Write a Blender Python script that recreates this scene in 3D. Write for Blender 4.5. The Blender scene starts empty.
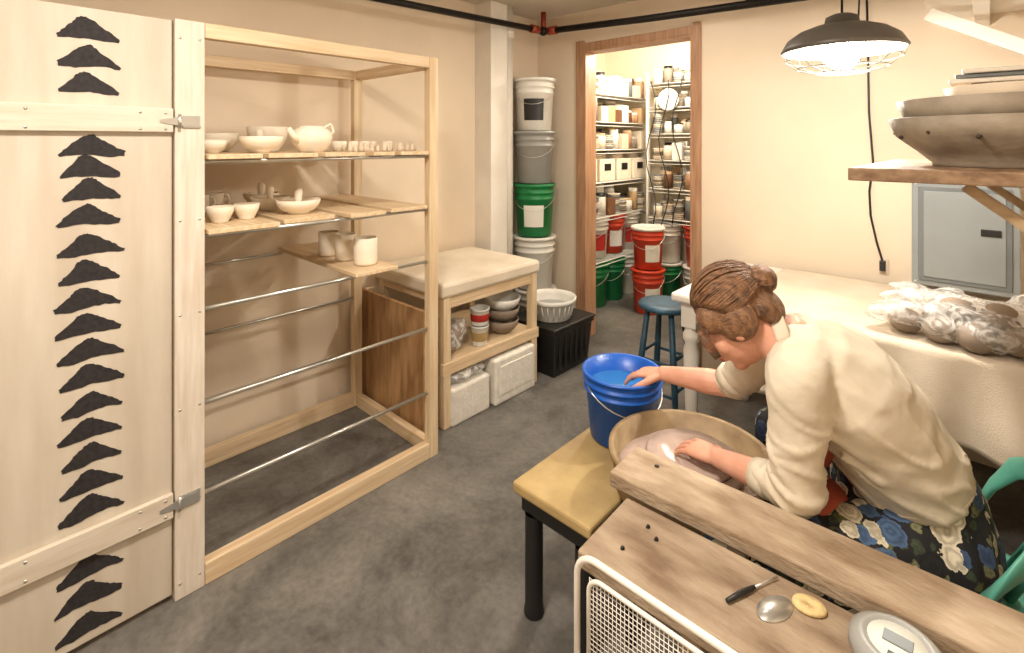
import bpy, bmesh, math, random
from mathutils import Vector, Matrix, Quaternion
from mathutils import noise as NZ
random.seed(7)
V=Vector
scene=bpy.context.scene
# ------------------------------------------------------------ materials
def lin(c): return tuple(((x/255)/12.92 if x/255<=.04045 else ((x/255+.055)/1.055)**2.4) for x in c)
def base(name):
    m=bpy.data.materials.new(name); m.use_nodes=True
    nt=m.node_tree; b=nt.nodes['Principled BSDF']; return m,nt,b
def pm(name,col,rough=.55,metal=0,var=.12,scale=6,bump=.0,bscale=60,stretch=(1,1,1),spec=None,detail=5,col2=None,alpha=None,trans=None):
    m,nt,b=base(name); c=lin(col)
    tc=nt.nodes.new('ShaderNodeTexCoord'); mp=nt.nodes.new('ShaderNodeMapping'); mp.inputs['Scale'].default_value=stretch
    nt.links.new(tc.outputs['Object'],mp.inputs['Vector'])
    n=nt.nodes.new('ShaderNodeTexNoise'); n.inputs['Scale'].default_value=scale; n.inputs['Detail'].default_value=detail
    nt.links.new(mp.outputs[0],n.inputs['Vector'])
    r=nt.nodes.new('ShaderNodeValToRGB'); r.color_ramp.elements[0].position=.32; r.color_ramp.elements[1].position=.68
    lo=lin(col2) if col2 else tuple(x*(1-var) for x in c)
    hi=c if col2 else tuple(min(1,x*(1+var)) for x in c)
    r.color_ramp.elements[0].color=(*lo,1); r.color_ramp.elements[1].color=(*hi,1)
    nt.links.new(n.outputs['Fac'],r.inputs['Fac']); nt.links.new(r.outputs['Color'],b.inputs['Base Color'])
    b.inputs['Roughness'].default_value=rough; b.inputs['Metallic'].default_value=metal
    if spec is not None: b.inputs['Specular IOR Level'].default_value=spec
    if bump>0:
        n2=nt.nodes.new('ShaderNodeTexNoise'); n2.inputs['Scale'].default_value=bscale; n2.inputs['Detail'].default_value=4
        nt.links.new(mp.outputs[0],n2.inputs['Vector'])
        bp=nt.nodes.new('ShaderNodeBump'); bp.inputs['Strength'].default_value=bump; bp.inputs['Distance'].default_value=.01
        nt.links.new(n2.outputs['Fac'],bp.inputs['Height']); nt.links.new(bp.outputs[0],b.inputs['Normal'])
    return m
M={}
M['wall']=pm('wall_plaster',(226,209,186),.75,var=.05,scale=2,bump=.08,bscale=120)
M['closetwall']=pm('closet_plaster',(232,220,196),.75,var=.04,scale=2)
M['ceil']=pm('ceiling_paint',(205,195,180),.8,var=.04,scale=2)
M['pine_x']=pm('pine_grain_x',(224,202,168),.55,col2=(200,170,130),scale=3,stretch=(1.2,22,22),bump=.1)
M['pine_y']=pm('pine_grain_y',(224,202,168),.55,col2=(202,172,134),scale=3,stretch=(22,1.2,22),bump=.1)
M['pine_z']=pm('pine_grain_z',(224,204,170),.55,col2=(204,176,138),scale=3,stretch=(22,22,1.2),bump=.1)
M['whiteboard_z']=pm('whitewashed_board_z',(222,212,198),.6,col2=(204,190,172),scale=3,stretch=(18,18,1.5),bump=.1)
M['whiteboard_y']=pm('whitewashed_board_y',(216,206,190),.6,col2=(198,184,165),scale=3,stretch=(18,1.5,18),bump=.1)
M['plyd']=pm('whitewashed_plywood',(207,197,181),.6,col2=(190,177,159),scale=2.2,stretch=(6,6,.9),bump=.05)
M['ply']=pm('plywood_brown',(180,142,98),.55,col2=(142,104,66),scale=4,stretch=(9,9,1.2),bump=.1)
M['trim']=pm('door_trim_wood',(184,144,112),.5,col2=(152,112,82),scale=3,stretch=(20,20,1.5),bump=.05)
M['oldwood']=pm('weathered_plank',(170,151,127),.75,col2=(118,95,73),scale=4.2,stretch=(1.6,4,4),bump=.4,bscale=24,detail=12)
M['oldwood2']=pm('weathered_plank_light',(186,167,142),.75,col2=(140,117,92),scale=5,stretch=(1.6,4,4),bump=.35,bscale=30,detail=12)
M['shelfwood']=pm('shelf_wood',(156,128,98),.6,col2=(110,82,58),scale=3,stretch=(12,2,20),bump=.2)
M['bracewood']=pm('brace_wood',(196,172,138),.6,col2=(166,140,106),scale=3,stretch=(8,8,8),bump=.1)
M['yellow']=pm('yellow_laminate',(188,163,112),.45,col2=(156,130,86),scale=7,bump=.05)
M['black']=pm('black_plastic',(26,25,25),.45,var=.2)
M['blackm']=pm('black_iron',(34,31,29),.5,metal=.5,var=.2,bump=.1)
M['lampgray']=pm('gray_enamel',(96,92,86),.45,metal=.3,var=.15)
M['paint']=pm('black_paint',(38,34,35),.8,var=.45,scale=90)
M['steel']=pm('zinc_steel',(205,205,200),.3,metal=.85,var=.1)
M['wirewhite']=pm('white_coated_wire',(225,222,214),.4,var=.05)
M['bisque']=pm('bisque_clay',(236,224,204),.75,var=.06,scale=12)
M['bisque2']=pm('greenware_clay',(214,198,176),.8,var=.08,scale=12)
M['grayclay']=pm('gray_clay',(140,124,108),.75,var=.15,scale=10,bump=.15)
M['darkbowl']=pm('raku_bowl_clay',(160,148,130),.7,col2=(118,106,90),scale=9,bump=.25,bscale=40)
M['slurry']=pm('wet_slurry',(190,168,156),.25,col2=(152,132,120),scale=9,bump=.15,bscale=25)
M['tub']=pm('splash_pan_plastic',(160,136,100),.6,col2=(116,92,62),scale=10)
M['blue']=pm('blue_plastic',(12,88,184),.35,var=.1)
M['water']=pm('cloudy_water',(50,112,176),.12,var=.1)
M['wplastic']=pm('white_plastic',(222,220,212),.4,var=.06)
M['gplastic']=pm('gray_plastic',(150,150,146),.4,var=.08)
M['green']=pm('green_plastic',(14,118,62),.35,var=.12)
M['red']=pm('red_plastic',(206,66,38),.4,var=.12)
M['teal']=pm('teal_plastic',(84,158,140),.4,var=.1)
M['tealwood']=pm('navy_teal_painted_wood',(34,70,90),.5,var=.25,scale=30)
M['canvas']=pm('canvas_cloth',(222,208,188),.9,col2=(204,188,166),scale=5,bump=.25,bscale=300)
M['plaster']=pm('plaster_slab',(222,210,190),.85,col2=(204,190,168),scale=4,bump=.15)
M['whitep']=pm('white_paint',(228,222,212),.5,var=.05)
M['pipe']=pm('white_pvc',(226,220,208),.4,var=.03)
M['panel']=pm('panel_gray',(142,148,150),.45,metal=.2,var=.05)
M['panel2']=pm('panel_gray_dark',(112,118,120),.45,metal=.2,var=.05)
M['rust']=pm('copper_fitting',(150,60,40),.4,metal=.3)
M['foam']=pm('white_block',(224,218,206),.8,var=.08,scale=30,bump=.3)
M['skin']=pm('skin',(216,162,138),.5,col2=(200,142,116),scale=14)
M['lips']=pm('lips',(170,86,76),.45)
M['eye']=pm('eye_white',(225,218,210),.3); M['iris']=pm('iris',(60,40,26),.2)
M['hair']=pm('auburn_hair',(146,106,74),.45,col2=(80,54,36),scale=14,stretch=(3,12,3),bump=.5,bscale=60)
M['shirt']=pm('cream_shirt',(216,206,186),.88,col2=(200,189,168),scale=5,bump=.35,bscale=22)
M['apronred']=pm('rust_apron',(160,74,50),.8,var=.15)
M['shoe']=pm('leather_shoe',(60,42,32),.5)
M['sponge']=pm('wood_rib',(214,190,136),.8,var=.12,scale=80,bump=.3)
M['glassd']=pm('dial_face',(226,226,216),.2,var=.02)
M['boxcard']=pm('cardboard',(180,150,112),.8,var=.1)
M['brownjar']=pm('brown_jar',(110,74,50),.4,var=.2)
M['winered']=pm('label_red',(170,40,34),.5)
M['spot']=pm('dark_spots',(60,50,42),.8)
def flooring():
    m,nt,b=base('concrete_floor')
    tc=nt.nodes.new('ShaderNodeTexCoord')
    n1=nt.nodes.new('ShaderNodeTexNoise'); n1.inputs['Scale'].default_value=2.6; n1.inputs['Detail'].default_value=12; n1.inputs['Roughness'].default_value=.72; n1.inputs['Distortion'].default_value=.3
    n2=nt.nodes.new('ShaderNodeTexNoise'); n2.inputs['Scale'].default_value=45; n2.inputs['Detail'].default_value=4
    for n in(n1,n2): nt.links.new(tc.outputs['Object'],n.inputs['Vector'])
    r=nt.nodes.new('ShaderNodeValToRGB'); e=r.color_ramp.elements
    e[0].position=.34; e[0].color=(*lin((72,70,67)),1); e[1].position=.7; e[1].color=(*lin((134,129,121)),1)
    nt.links.new(n1.outputs['Fac'],r.inputs['Fac'])
    r2=nt.nodes.new('ShaderNodeValToRGB'); r2.color_ramp.elements[0].position=.3;r2.color_ramp.elements[0].color=(.72,.72,.72,1); r2.color_ramp.elements[1].position=.6; r2.color_ramp.elements[1].color=(1,1,1,1)
    nt.links.new(n2.outputs['Fac'],r2.inputs['Fac'])
    mx=nt.nodes.new('ShaderNodeMixRGB'); mx.blend_type='MULTIPLY'; mx.inputs[0].default_value=.8
    nt.links.new(r.outputs[0],mx.inputs[1]); nt.links.new(r2.outputs[0],mx.inputs[2]); nt.links.new(mx.outputs[0],b.inputs['Base Color'])
    b.inputs['Roughness'].default_value=.5
    bp=nt.nodes.new('ShaderNodeBump'); bp.inputs['Strength'].default_value=.15; bp.inputs['Distance'].default_value=.01
    nt.links.new(n2.outputs['Fac'],bp.inputs['Height']); nt.links.new(bp.outputs[0],b.inputs['Normal'])
    return m
M['floor']=flooring()
def floral():
    m,nt,b=base('floral_fabric'); N=nt.nodes.new; L=nt.links.new
    tc=N('ShaderNodeTexCoord'); nz=N('ShaderNodeTexNoise'); nz.inputs['Scale'].default_value=55; L(tc.outputs['Object'],nz.inputs['Vector'])
    ad=N('ShaderNodeMixRGB'); ad.blend_type='ADD'; ad.inputs[0].default_value=.022; L(tc.outputs['Object'],ad.inputs[1]); L(nz.outputs['Color'],ad.inputs[2])
    def layer(scale,thr,colors,prev,seed):
        mp=N('ShaderNodeMapping'); mp.inputs['Location'].default_value=(seed,seed*.7,seed*1.3); L(ad.outputs[0],mp.inputs['Vector'])
        v=N('ShaderNodeTexVoronoi'); v.inputs['Scale'].default_value=scale; L(mp.outputs[0],v.inputs['Vector'])
        sp=N('ShaderNodeSeparateColor'); L(v.outputs['Color'],sp.inputs[0])
        cr=N('ShaderNodeValToRGB'); cr.color_ramp.interpolation='CONSTANT'; els=cr.color_ramp.elements
        for i,c in enumerate(colors):
            p=i/len(colors)
            e=els[i] if i<2 else els.new(p); e.position=p; e.color=(*lin(c),1)
        L(sp.outputs[0],cr.inputs['Fac'])
        rg=N('ShaderNodeMath'); rg.operation='MULTIPLY'; rg.inputs[1].default_value=28; L(v.outputs['Distance'],rg.inputs[0])
        si=N('ShaderNodeMath'); si.operation='SINE'; L(rg.outputs[0],si.inputs[0])
        mr=N('ShaderNodeMapRange'); mr.inputs['From Min'].default_value=-1; mr.inputs['To Min'].default_value=.62; mr.inputs['To Max'].default_value=1.05; L(si.outputs[0],mr.inputs['Value'])
        mu=N('ShaderNodeMixRGB'); mu.blend_type='MULTIPLY'; mu.inputs[0].default_value=1; L(cr.outputs[0],mu.inputs[1]); L(mr.outputs[0],mu.inputs[2])
        lt=N('ShaderNodeMath'); lt.operation='LESS_THAN'; lt.inputs[1].default_value=thr; L(v.outputs['Distance'],lt.inputs[0])
        mx=N('ShaderNodeMixRGB'); L(lt.outputs[0],mx.inputs[0]); L(mu.outputs[0],mx.inputs[2])
        if isinstance(prev,tuple): mx.inputs[1].default_value=(*lin(prev),1)
        else: L(prev,mx.inputs[1])
        return mx.outputs[0]
    o=layer(34,.42,[(92,98,62),(34,34,34),(120,120,88),(60,70,54)],(28,28,32),3.1)
    o=layer(19,.54,[(214,204,182),(72,98,132),(30,30,34),(196,186,160),(60,80,114),(206,196,172)],o,0)
    L(o,b.inputs['Base Color']); b.inputs['Roughness'].default_value=.85
    return m
M['floral']=floral()
def emis(name,col,s):
    m,nt,b=base(name); b.inputs['Emission Color'].default_value=(*lin(col),1); b.inputs['Emission Strength'].default_value=s; b.inputs['Base Color'].default_value=(1,1,1,1); return m
M['bulb']=emis('glowing_bulb',(255,246,228),45)
def plastic_bag():
    m=pm('clear_plastic_bag',(238,235,230),.2,var=.03,bump=.8,bscale=35); nt=m.node_tree; b=nt.nodes['Principled BSDF']
    tc=nt.nodes.new('ShaderNodeTexCoord'); n=nt.nodes.new('ShaderNodeTexNoise'); n.inputs['Scale'].default_value=22; n.inputs['Detail'].default_value=6; n.inputs['Distortion'].default_value=1.5
    nt.links.new(tc.outputs['Object'],n.inputs['Vector'])
    r=nt.nodes.new('ShaderNodeMapRange'); r.inputs['From Min'].default_value=.40; r.inputs['From Max'].default_value=.62; r.inputs['To Min'].default_value=.12; r.inputs['To Max'].default_value=.66
    nt.links.new(n.outputs['Fac'],r.inputs['Value']); nt.links.new(r.outputs[0],b.inputs['Alpha']); return m
M['bag']=plastic_bag()
# ------------------------------------------------------------ builder
class B:
    def __init__(s,name): s.name=name; s.v=[]; s.f=[]; s.m=[]; s.sm=[]; s.mats=[]
    def mi(s,m):
        if isinstance(m,str): m=M[m]
        if m not in s.mats: s.mats.append(m)
        return s.mats.index(m)
    def raw(s,vs,fs,m,smooth=True):
        o=len(s.v); i=s.mi(m); s.v+=[tuple(x) for x in vs]; s.f+=[tuple(o+k for k in f) for f in fs]; s.m+=[i]*len(fs); s.sm+=[smooth]*len(fs)
    def add(s,t,m,smooth=False):
        t.verts.index_update(); s.raw([v.co[:] for v in t.verts],[[v.index for v in f.verts] for f in t.faces],m,smooth); t.free()
    def box(s,a,b,m,bev=.003,rot=None,pivot=None):
        t=bmesh.new(); bmesh.ops.create_cube(t,size=1)
        a=V(a);b=V(b);c=(a+b)/2;d=b-a
        for v in t.verts: v.co=V((v.co.x*abs(d.x),v.co.y*abs(d.y),v.co.z*abs(d.z)))+c
        if bev>0:
            bev=min(bev,min(abs(x) for x in d)*.4)
            bmesh.ops.bevel(t,geom=t.edges[:],offset=bev,segments=2,affect='EDGES',profile=.5)
        if rot is not None:
            p=V(pivot) if pivot else c
            for v in t.verts: v.co=rot@(v.co-p)+p
        s.add(t,m); return s
    def beam(s,p0,p1,w,h,m,side=(0,0,1),bev=.002):
        p0=V(p0);p1=V(p1);T=(p1-p0);L=T.length;T.normalize();N=V(side);N=(N-T*N.dot(T)).normalized();S=T.cross(N)
        t=bmesh.new(); bmesh.ops.create_cube(t,size=1)
        for v in t.verts: v.co=V((v.co.x*L,v.co.y*w,v.co.z*h))
        if bev>0: bmesh.ops.bevel(t,geom=t.edges[:],offset=min(bev,w*.4,h*.4),segments=2,affect='EDGES')
        c=(p0+p1)/2
        for v in t.verts: v.co=c+T*v.co.x+S*v.co.y+N*v.co.z
        s.add(t,m); return s
    def lathe(s,c,prof,m,seg=32,mat=None,sx=1,sy=1):
        t=bmesh.new(); c=V(c); rings=[]
        for r,z in prof:
            ring=[]
            if r<1e-6:
                p=V((0,0,z)); p=(mat@p if mat else p)+c; ring=[t.verts.new(p)]
            else:
                for i in range(seg):
                    a=2*math.pi*i/seg; p=V((r*math.cos(a)*sx,r*math.sin(a)*sy,z)); p=(mat@p if mat else p)+c
                    ring.append(t.verts.new(p))
            rings.append(ring)
        for A,Bq in zip(rings,rings[1:]):
            if len(A)==1 and len(Bq)==1: continue
            for i in range(seg):
                j=(i+1)%seg
                if len(A)==1: t.faces.new((A[0],Bq[i],Bq[j]))
                elif len(Bq)==1: t.faces.new((A[i],Bq[0],A[j]))
                else: t.faces.new((A[i],Bq[i],Bq[j],A[j]))
        bmesh.ops.recalc_face_normals(t,faces=t.faces[:])
        s.add(t,m,True); return s
    def tube(s,pts,r,m,seg=8,closed=False,side=None,rb=None):
        pts=[V(p) for p in pts]; n=len(pts); R=r if isinstance(r,(list,tuple)) else [r]*n
        RB=rb if isinstance(rb,(list,tuple)) else ([rb]*n if rb else R)
        vs=[];fs=[]; N=None
        for i in range(n):
            if closed: T=pts[(i+1)%n]-pts[i-1]
            else: T=pts[min(i+1,n-1)]-pts[max(i-1,0)]
            T.normalize()
            if side is not None: N=V(side)
            elif N is None: N=V((0,0,1)) if abs(T.z)<.9 else V((1,0,0))
            N=(N-T*N.dot(T)).normalized(); Bn=T.cross(N)
            vs+=[pts[i]+N*R[i]*math.cos(2*math.pi*k/seg)+Bn*RB[i]*math.sin(2*math.pi*k/seg) for k in range(seg)]
        for i in (range(n) if closed else range(n-1)):
            a=i*seg;c=((i+1)%n)*seg
            for k in range(seg): fs.append((a+k,a+(k+1)%seg,c+(k+1)%seg,c+k))
        if not closed:
            fs.append(tuple(range(seg))[::-1]); fs.append(tuple((n-1)*seg+k for k in range(seg)))
        s.raw(vs,fs,m,True); return s
    def ell(s,c,r,m,rot=None,sub=3,noise=0,fr=20):
        t=bmesh.new(); bmesh.ops.create_icosphere(t,subdivisions=sub,radius=1)
        r=V(r) if not isinstance(r,(int,float)) else V((r,r,r)); c=V(c)
        for v in t.verts:
            p=V((v.co.x*r.x,v.co.y*r.y,v.co.z*r.z))
            if noise: p*=1+noise*NZ.noise((p+c)*fr)
            v.co=(rot@p if rot else p)+c
        s.add(t,m,True); return s
    def surf(s,fn,nu,nv,m,thick=0):
        t=bmesh.new(); g=[[t.verts.new(V(fn(i/nu,j/nv))) for j in range(nv+1)] for i in range(nu+1)]
        for i in range(nu):
            for j in range(nv): t.faces.new((g[i][j],g[i+1][j],g[i+1][j+1],g[i][j+1]))
        bmesh.ops.recalc_face_normals(t,faces=t.faces[:])
        if thick: bmesh.ops.solidify(t,geom=t.faces[:],thickness=thick)
        s.add(t,m,True); return s
    def poly(s,pts,thickv,m):
        t=bmesh.new(); f=t.faces.new([t.verts.new(V(p)) for p in pts])
        e=bmesh.ops.extrude_face_region(t,geom=[f]); 
        for v in [x for x in e['geom'] if isinstance(x,bmesh.types.BMVert)]: v.co+=V(thickv)
        bmesh.ops.recalc_face_normals(t,faces=t.faces[:]); s.add(t,m); return s
    def done(s,parent=None,remesh=None,smooth=0):
        me=bpy.data.meshes.new(s.name); me.from_pydata(s.v,[],s.f)
        me.polygons.foreach_set('material_index',s.m); me.polygons.foreach_set('use_smooth',s.sm); me.update()
        for m in s.mats: me.materials.append(m)
        o=bpy.data.objects.new(s.name,me); scene.collection.objects.link(o)
        if remesh:
            md=o.modifiers.new('r','REMESH'); md.mode='VOXEL'; md.voxel_size=remesh
            if smooth:
                sm=o.modifiers.new('s','SMOOTH'); sm.factor=.5; sm.iterations=smooth
            dg=bpy.context.evaluated_depsgraph_get(); me2=bpy.data.meshes.new_from_object(o.evaluated_get(dg)); o.modifiers.clear(); o.data=me2
            me2.materials.clear(); me2.materials.append(s.mats[0])
            n=len(me2.polygons); me2.polygons.foreach_set('use_smooth',[True]*n); me2.polygons.foreach_set('material_index',[0]*n)
        if parent: o.parent=parent
        return o
def empty(name,loc=(0,0,0)):
    e=bpy.data.objects.new(name,None); scene.collection.objects.link(e); e.empty_display_size=.1; return e

# ------------------------------------------------------------ room
XL=-2.65; YB=3.12; ZC=2.42; XR=.32
B('floor').box((-3.2,-2.1,-.1),(XR+.1,4.75,0),'floor',0).done()
B('ceiling').box((-3.2,-2.1,ZC),(XR+.1,4.75,ZC+.1),'ceil',0).done()
B('wall_left').box((XL-.1,-2,0),(XL,YB+.12,ZC),'wall',0).done()
B('wall_right').box((XR,-2,0),(XR+.1,YB+.12,ZC),'wall',0).done()
B('wall_rear').box((XL-.1,-2.1,0),(XR+.1,-2,ZC),'wall',0).done()
DX0,DX1,DZ=-2.19,-1.36,2.13
w=B('wall_back'); w.box((XL,YB,0),(DX0,YB+.12,ZC),'wall',0).box((DX1,YB,0),(XR,YB+.12,ZC),'wall',0).box((DX0,YB,DZ),(DX1,YB+.12,ZC),'wall',0).done()
B('wall_closet_left').box((-3.1,YB+.12,0),(-3.0,4.65,ZC),'closetwall',0).box((-3.1,YB+.1,0),(XL-.1,YB+.12,ZC),'closetwall',0).done()
B('wall_closet_back').box((-3.1,4.65,0),(-1.0,4.75,ZC),'closetwall',0).done()
B('wall_closet_right').box((-1.1,YB+.12,0),(-1.0,4.65,ZC),'closetwall',0).done()
t=B('trim_1')
t.box((DX0-.07,YB-.018,0),(DX0,YB+.0,DZ+.07),'trim').box((DX1,YB-.018,0),(DX1+.05,YB,DZ+.07),'trim').box((DX0,YB-.018,DZ),(DX1,YB,DZ+.05),'trim')
t.box((DX0,YB-.018,0),(DX0+.018,YB+.12,DZ),'trim').box((DX1-.018,YB-.018,0),(DX1,YB+.12,DZ),'trim').box((DX0+.018,YB-.018,DZ-.018),(DX1-.018,YB+.12,DZ),'trim').done()
B('column').box((XL,2.44,0),(-2.49,2.60,ZC),'whitep',.004).done()
B('drain_pipe').tube([(-2.555,2.655,0),(-2.555,2.655,ZC)],.052,'pipe',24).lathe((-2.555,2.655,2.2),[(.052,0),(.062,.0),(.062,.09),(.052,.09)],'pipe').done()
B('ceiling_soffit').box((-.2,1.9,2.02),(XR,YB,ZC),'whitep',.003).box((-.05,1.9,1.97),(.0,YB,2.02),'whitep').done()
s=B('soffit_brace'); s.beam((-.19,2.75,1.985),(XR-.015,2.75,1.68),.04,.05,'whitep').box((XR-.03,2.72,1.62),(XR-.001,2.78,2.02),'whitep').done()
p=B('gas_pipe')
p.tube([(-2.44,-.6,2.20),(-2.44,1.5,2.235),(-2.44,2.9,2.28)],.021,'blackm',12)
p.tube([(-2.46,2.95,2.28),(-1.6,2.99,2.245),(-.7,3.0,2.215),(.31,3.0,2.21)],.024,'blackm',12)
p.tube([(-2.44,2.80,2.278),(-2.44,2.88,2.279)],.03,'rust',12).tube([(-2.40,2.955,2.278),(-2.33,2.958,2.277)],.032,'rust',12)
p.ell((-2.44,2.94,2.28),.036,'blackm',sub=2).tube([(-2.44,2.94,2.28),(-2.44,2.94,ZC)],.02,'rust',10)
p.box((-2.465,.5,2.2),(-2.415,.52,ZC),'blackm').box((-1.0,2.98,2.22),(-.98,3.02,ZC),'blackm').done()

# ------------------------------------------------------------ painted plywood door
XF=-1.87
d=B('plywood_cabinet_door')
d.box((XF-.03,-.75,.02),(XF-.012,.436,1.835),'plyd')
for z0,z1 in ((1.48,1.555),(.272,.348)): d.box((XF-.012,-.75,z0),(XF+.006,.436,z1),'whiteboard_y')
def tri(z,y=.235,w=.066,h=.055,xx=XF-.0122):
    k=random.uniform(-.10,.10); l=random.uniform(-.08,.08)
    P0=[(y-w,z-h*.44),(y-w*1.03,z-h*(.30+l)),(y-w*.80,z-h*.06),(y-w*.55,z+h*.20),(y-w*.34+k*w,z+h*.42),(y-w*.16+k*w,z+h*.51),(y-.02*w+k*w,z+h*.50),(y+w*.18,z+h*.36),(y+w*.45,z+.14*h),(y+w*.76,z-h*.08),(y+w*1.04,z-h*(.32-l)),(y+w,z-h*.46),(y+w*.5,z-h*(.42+l)),(y,z-h*.38),(y-w*.5,z-h*(.43-l))]
    pts=[]
    for i in range(len(P0)):
        a=P0[i]; b_=P0[(i+1)%len(P0)]
        for q in range(3):
            t_=q/3; pts.append((xx,a[0]*(1-t_)+b_[0]*t_+random.uniform(-.0017,.0017),a[1]*(1-t_)+b_[1]*t_+random.uniform(-.0017,.0017)))
    d.poly(pts,(.0018,0,0),'paint')
for vv in (28,56,83,146,167,190,216,246,273,300,326,352,378,406,432,458,485,511,571,598,628):
    tri(1.45+(142-vv)*.002834, w=.068+random.uniform(-.004,.006), y=.237+random.uniform(-.006,.006),h=.067+random.uniform(-.004,.004))
for z in (1.49,1.54,.285,.335):
    for y in (-.2,.1,.35,.415): d.lathe((XF+.006,y,z),[(.0,.0015),(.004,.001),(.004,0)],'steel',10,Matrix.Rotation(math.pi/2,3,'Y'))
d.done()

# ------------------------------------------------------------ drying rack
r=B('wooden_drying_rack')
ZT=1.84; XK=-2.56
r.box((XF-.04,.441,0),(XF,.525,ZT),'whiteboard_z')
for (x0,x1) in ((XF-.04,XF),(XK-.02,XK+.02)):
    if x0<-2: r.box((x0,.45,0),(x1,.49,ZT),'pine_z')
    r.box((x0,1.44,0),(x1,1.49,ZT),'pine_z')
    r.box((x0,.526 if x0>-2 else .49,ZT-.05),(x1,1.44,ZT),'pine_y')
    r.box((x0,.526 if x0>-2 else .49,0),(x1,1.44,.07),'pine_y')
r.box((XK+.02,1.45,ZT-.05),(XF-.04,1.488,ZT),'pine_x').box((XK+.02,1.45,0),(XF-.04,1.488,.06),'pine_x')
r.box((XK+.02,.45,ZT-.05),(XF-.04,.488,ZT),'pine_x').box((XK+.02,.45,0),(XF-.04,.488,.06),'pine_x')
LV=[1.385,1.14,.90,.592,.295]
for z in LV:
    r.tube([(XF-.02,.50,z),(XF-.02,1.45,z)],.0075,'steel',10)
    r.tube([(XK,.47,z),(XK,1.46,z)],.0075,'steel',10)
for z in (.05,.3,.6,.9,1.2,1.5,1.78):
    for y in (.455,.51): r.lathe((XF,y,z),[(0,.0015),(.004,.001),(.004,0)],'steel',10,Matrix.Rotation(math.pi/2,3,'Y'))
for z in (1.515,.31):
    r.poly([(XF+.007,.50,z+.014),(XF+.007,.50,z-.014),(XF+.007,.455,z-.014),(XF+.007,.40,z-.005),(XF+.007,.40,z+.005),(XF+.007,.455,z+.014)],(.002,0,0),'steel')
    r.tube([(XF+.011,.452,z-.022),(XF+.011,.452,z+.022)],.005,'steel',10)
    r.box((XF,.462,z-.02),(XF+.006,.51,z+.02),'steel',.001)
r.done()
def wareboard(z,y0,y1,x0=XK-.03,x1=XF+.02,m='pine_x'):
    B('ware_board').box((x0,y0,z+.008),(x1,y1,z+.024),m,.002).done()
for y0,y1 in ((.53,.70),(.72,.90),(.93,1.10),(1.14,1.24),(1.27,1.42)): wareboard(LV[0],y0,y1)
for y0,y1,x1 in ((.53,.76,XF+.02),(.79,.99,XF-.02),(1.03,1.19,XF+.03),(1.23,1.42,XF+.01)): wareboard(LV[1],y0,y1,x1=x1)
wareboard(LV[2],1.05,1.25,x1=XF+.03)
def bowl(name,c,R,h,m='bisque',foot=.45,wall=.006,knob=False,spots=False):
    b=B(name); f=R*foot
    prof=[(0,.004),(f*.8,.004),(f*.9,0),(f,.0),(f,.006),(R*.72,h*.28),(R*.92,h*.62),(R,h),(R-wall*.6,h+.002),(R-wall,h-.002),(R*.9-wall,h*.62),(R*.68,h*.32),(f*.6,.012),(0,.01)]
    b.lathe(c,prof,m,36); 
    if spots:
        for i in range(14):
            a=i*2*math.pi/14; b.ell((c[0]+R*.925*math.cos(a),c[1]+R*.925*math.sin(a),c[2]+h*(.6+.1*(i%2))),(.006,.006,.006),'spot',sub=1)
    if knob: b.lathe(V(c)+V((0,0,.0)),[(0,.01),(.014,.012),(.012,h*.9),(.016,h*1.5),(.012,h*1.8),(0,h*1.85)],m,16)
    return b.done()
def cup(name,c,R,h,m='bisque',handle=True):
    b=B(name); b.lathe(c,[(0,.003),(R*.85,.003),(R*.9,0),(R*.97,.01),(R,h*.5),(R*.97,h),(R*.93,h+.001),(R*.9,h-.004),(R*.92,h*.5),(R*.85,.012),(0,.01)],m,32)
    if handle:
        c=V(c); b.tube([c+V((-.2*R,R*.93,h*.82)),c+V((-.2*R,R*1.45,h*.8)),c+V((-.2*R,R*1.6,h*.5)),c+V((-.2*R,R*1.35,h*.25)),c+V((-.2*R,R*.93,h*.2))],.006,m,8)
    return b.done()
z1=LV[0]+.0245; z2=LV[1]+.0245; z3=LV[2]+.0245
bowl('bisque_bowl',(-2.0,.75,z1),.078,.06)
bowl('bisque_bowl',(-2.30,.70,z1),.07,.075); bowl('bisque_bowl',(-2.22,.66,z1+.0),.055,.05)
bowl('bisque_bowl',(-2.30,.89,z1),.085,.105,foot=.5); bowl('bisque_bowl',(-2.05,.60,z1),.05,.045)
bowl('bisque_bowl',(-2.15,.80,z1),.05,.05,knob=True)
tp=B('bisque_teapot'); c=V((-1.99,.94,z1)); k=.82
tp.lathe(c,[(a*k,b_*k) for a,b_ in [(0,0),(.05,0),(.055,.006),(.088,.04),(.098,.072),(.085,.105),(.055,.122),(.05,.128),(.03,.128),(.028,.118),(0,.12)]],'bisque',36)
tp.tube([c+V((.02,-.06,.045)),c+V((.03,-.09,.07)),c+V((.03,-.105,.095))],[.016,.012,.008],'bisque',12)
tp.tube([c+V((-.01,.05,.095)),c+V((-.01,.085,.115)),c+V((-.01,.10,.085)),c+V((-.01,.078,.06))],.006,'bisque',8); tp.done()
sm=B('row_of_clay_test_pieces')
for i in range(15):
    y=1.08+i*.024; h_=random.choice((.022,.03,.036)); R_=random.choice((.009,.011,.013))
    sm.lathe((-1.95+random.uniform(-.02,.02),y,z1),[(0,0),(R_*.9,0),(R_,h_*.4),(R_*.7,h_*.75),(R_*.85,h_),(R_*.5,h_+.003),(0,h_+.003)],'bisque2',12)
for i in range(7):
    R_=.024; sm.lathe((-2.2+random.uniform(-.05,.05),1.10+i*.05,z1),[(0,0),(R_*.7,0),(R_,.03),(R_*.95,.045),(R_*.8,.045),(R_*.6,.01),(0,.008)],'bisque',16)
sm.done()
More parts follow.
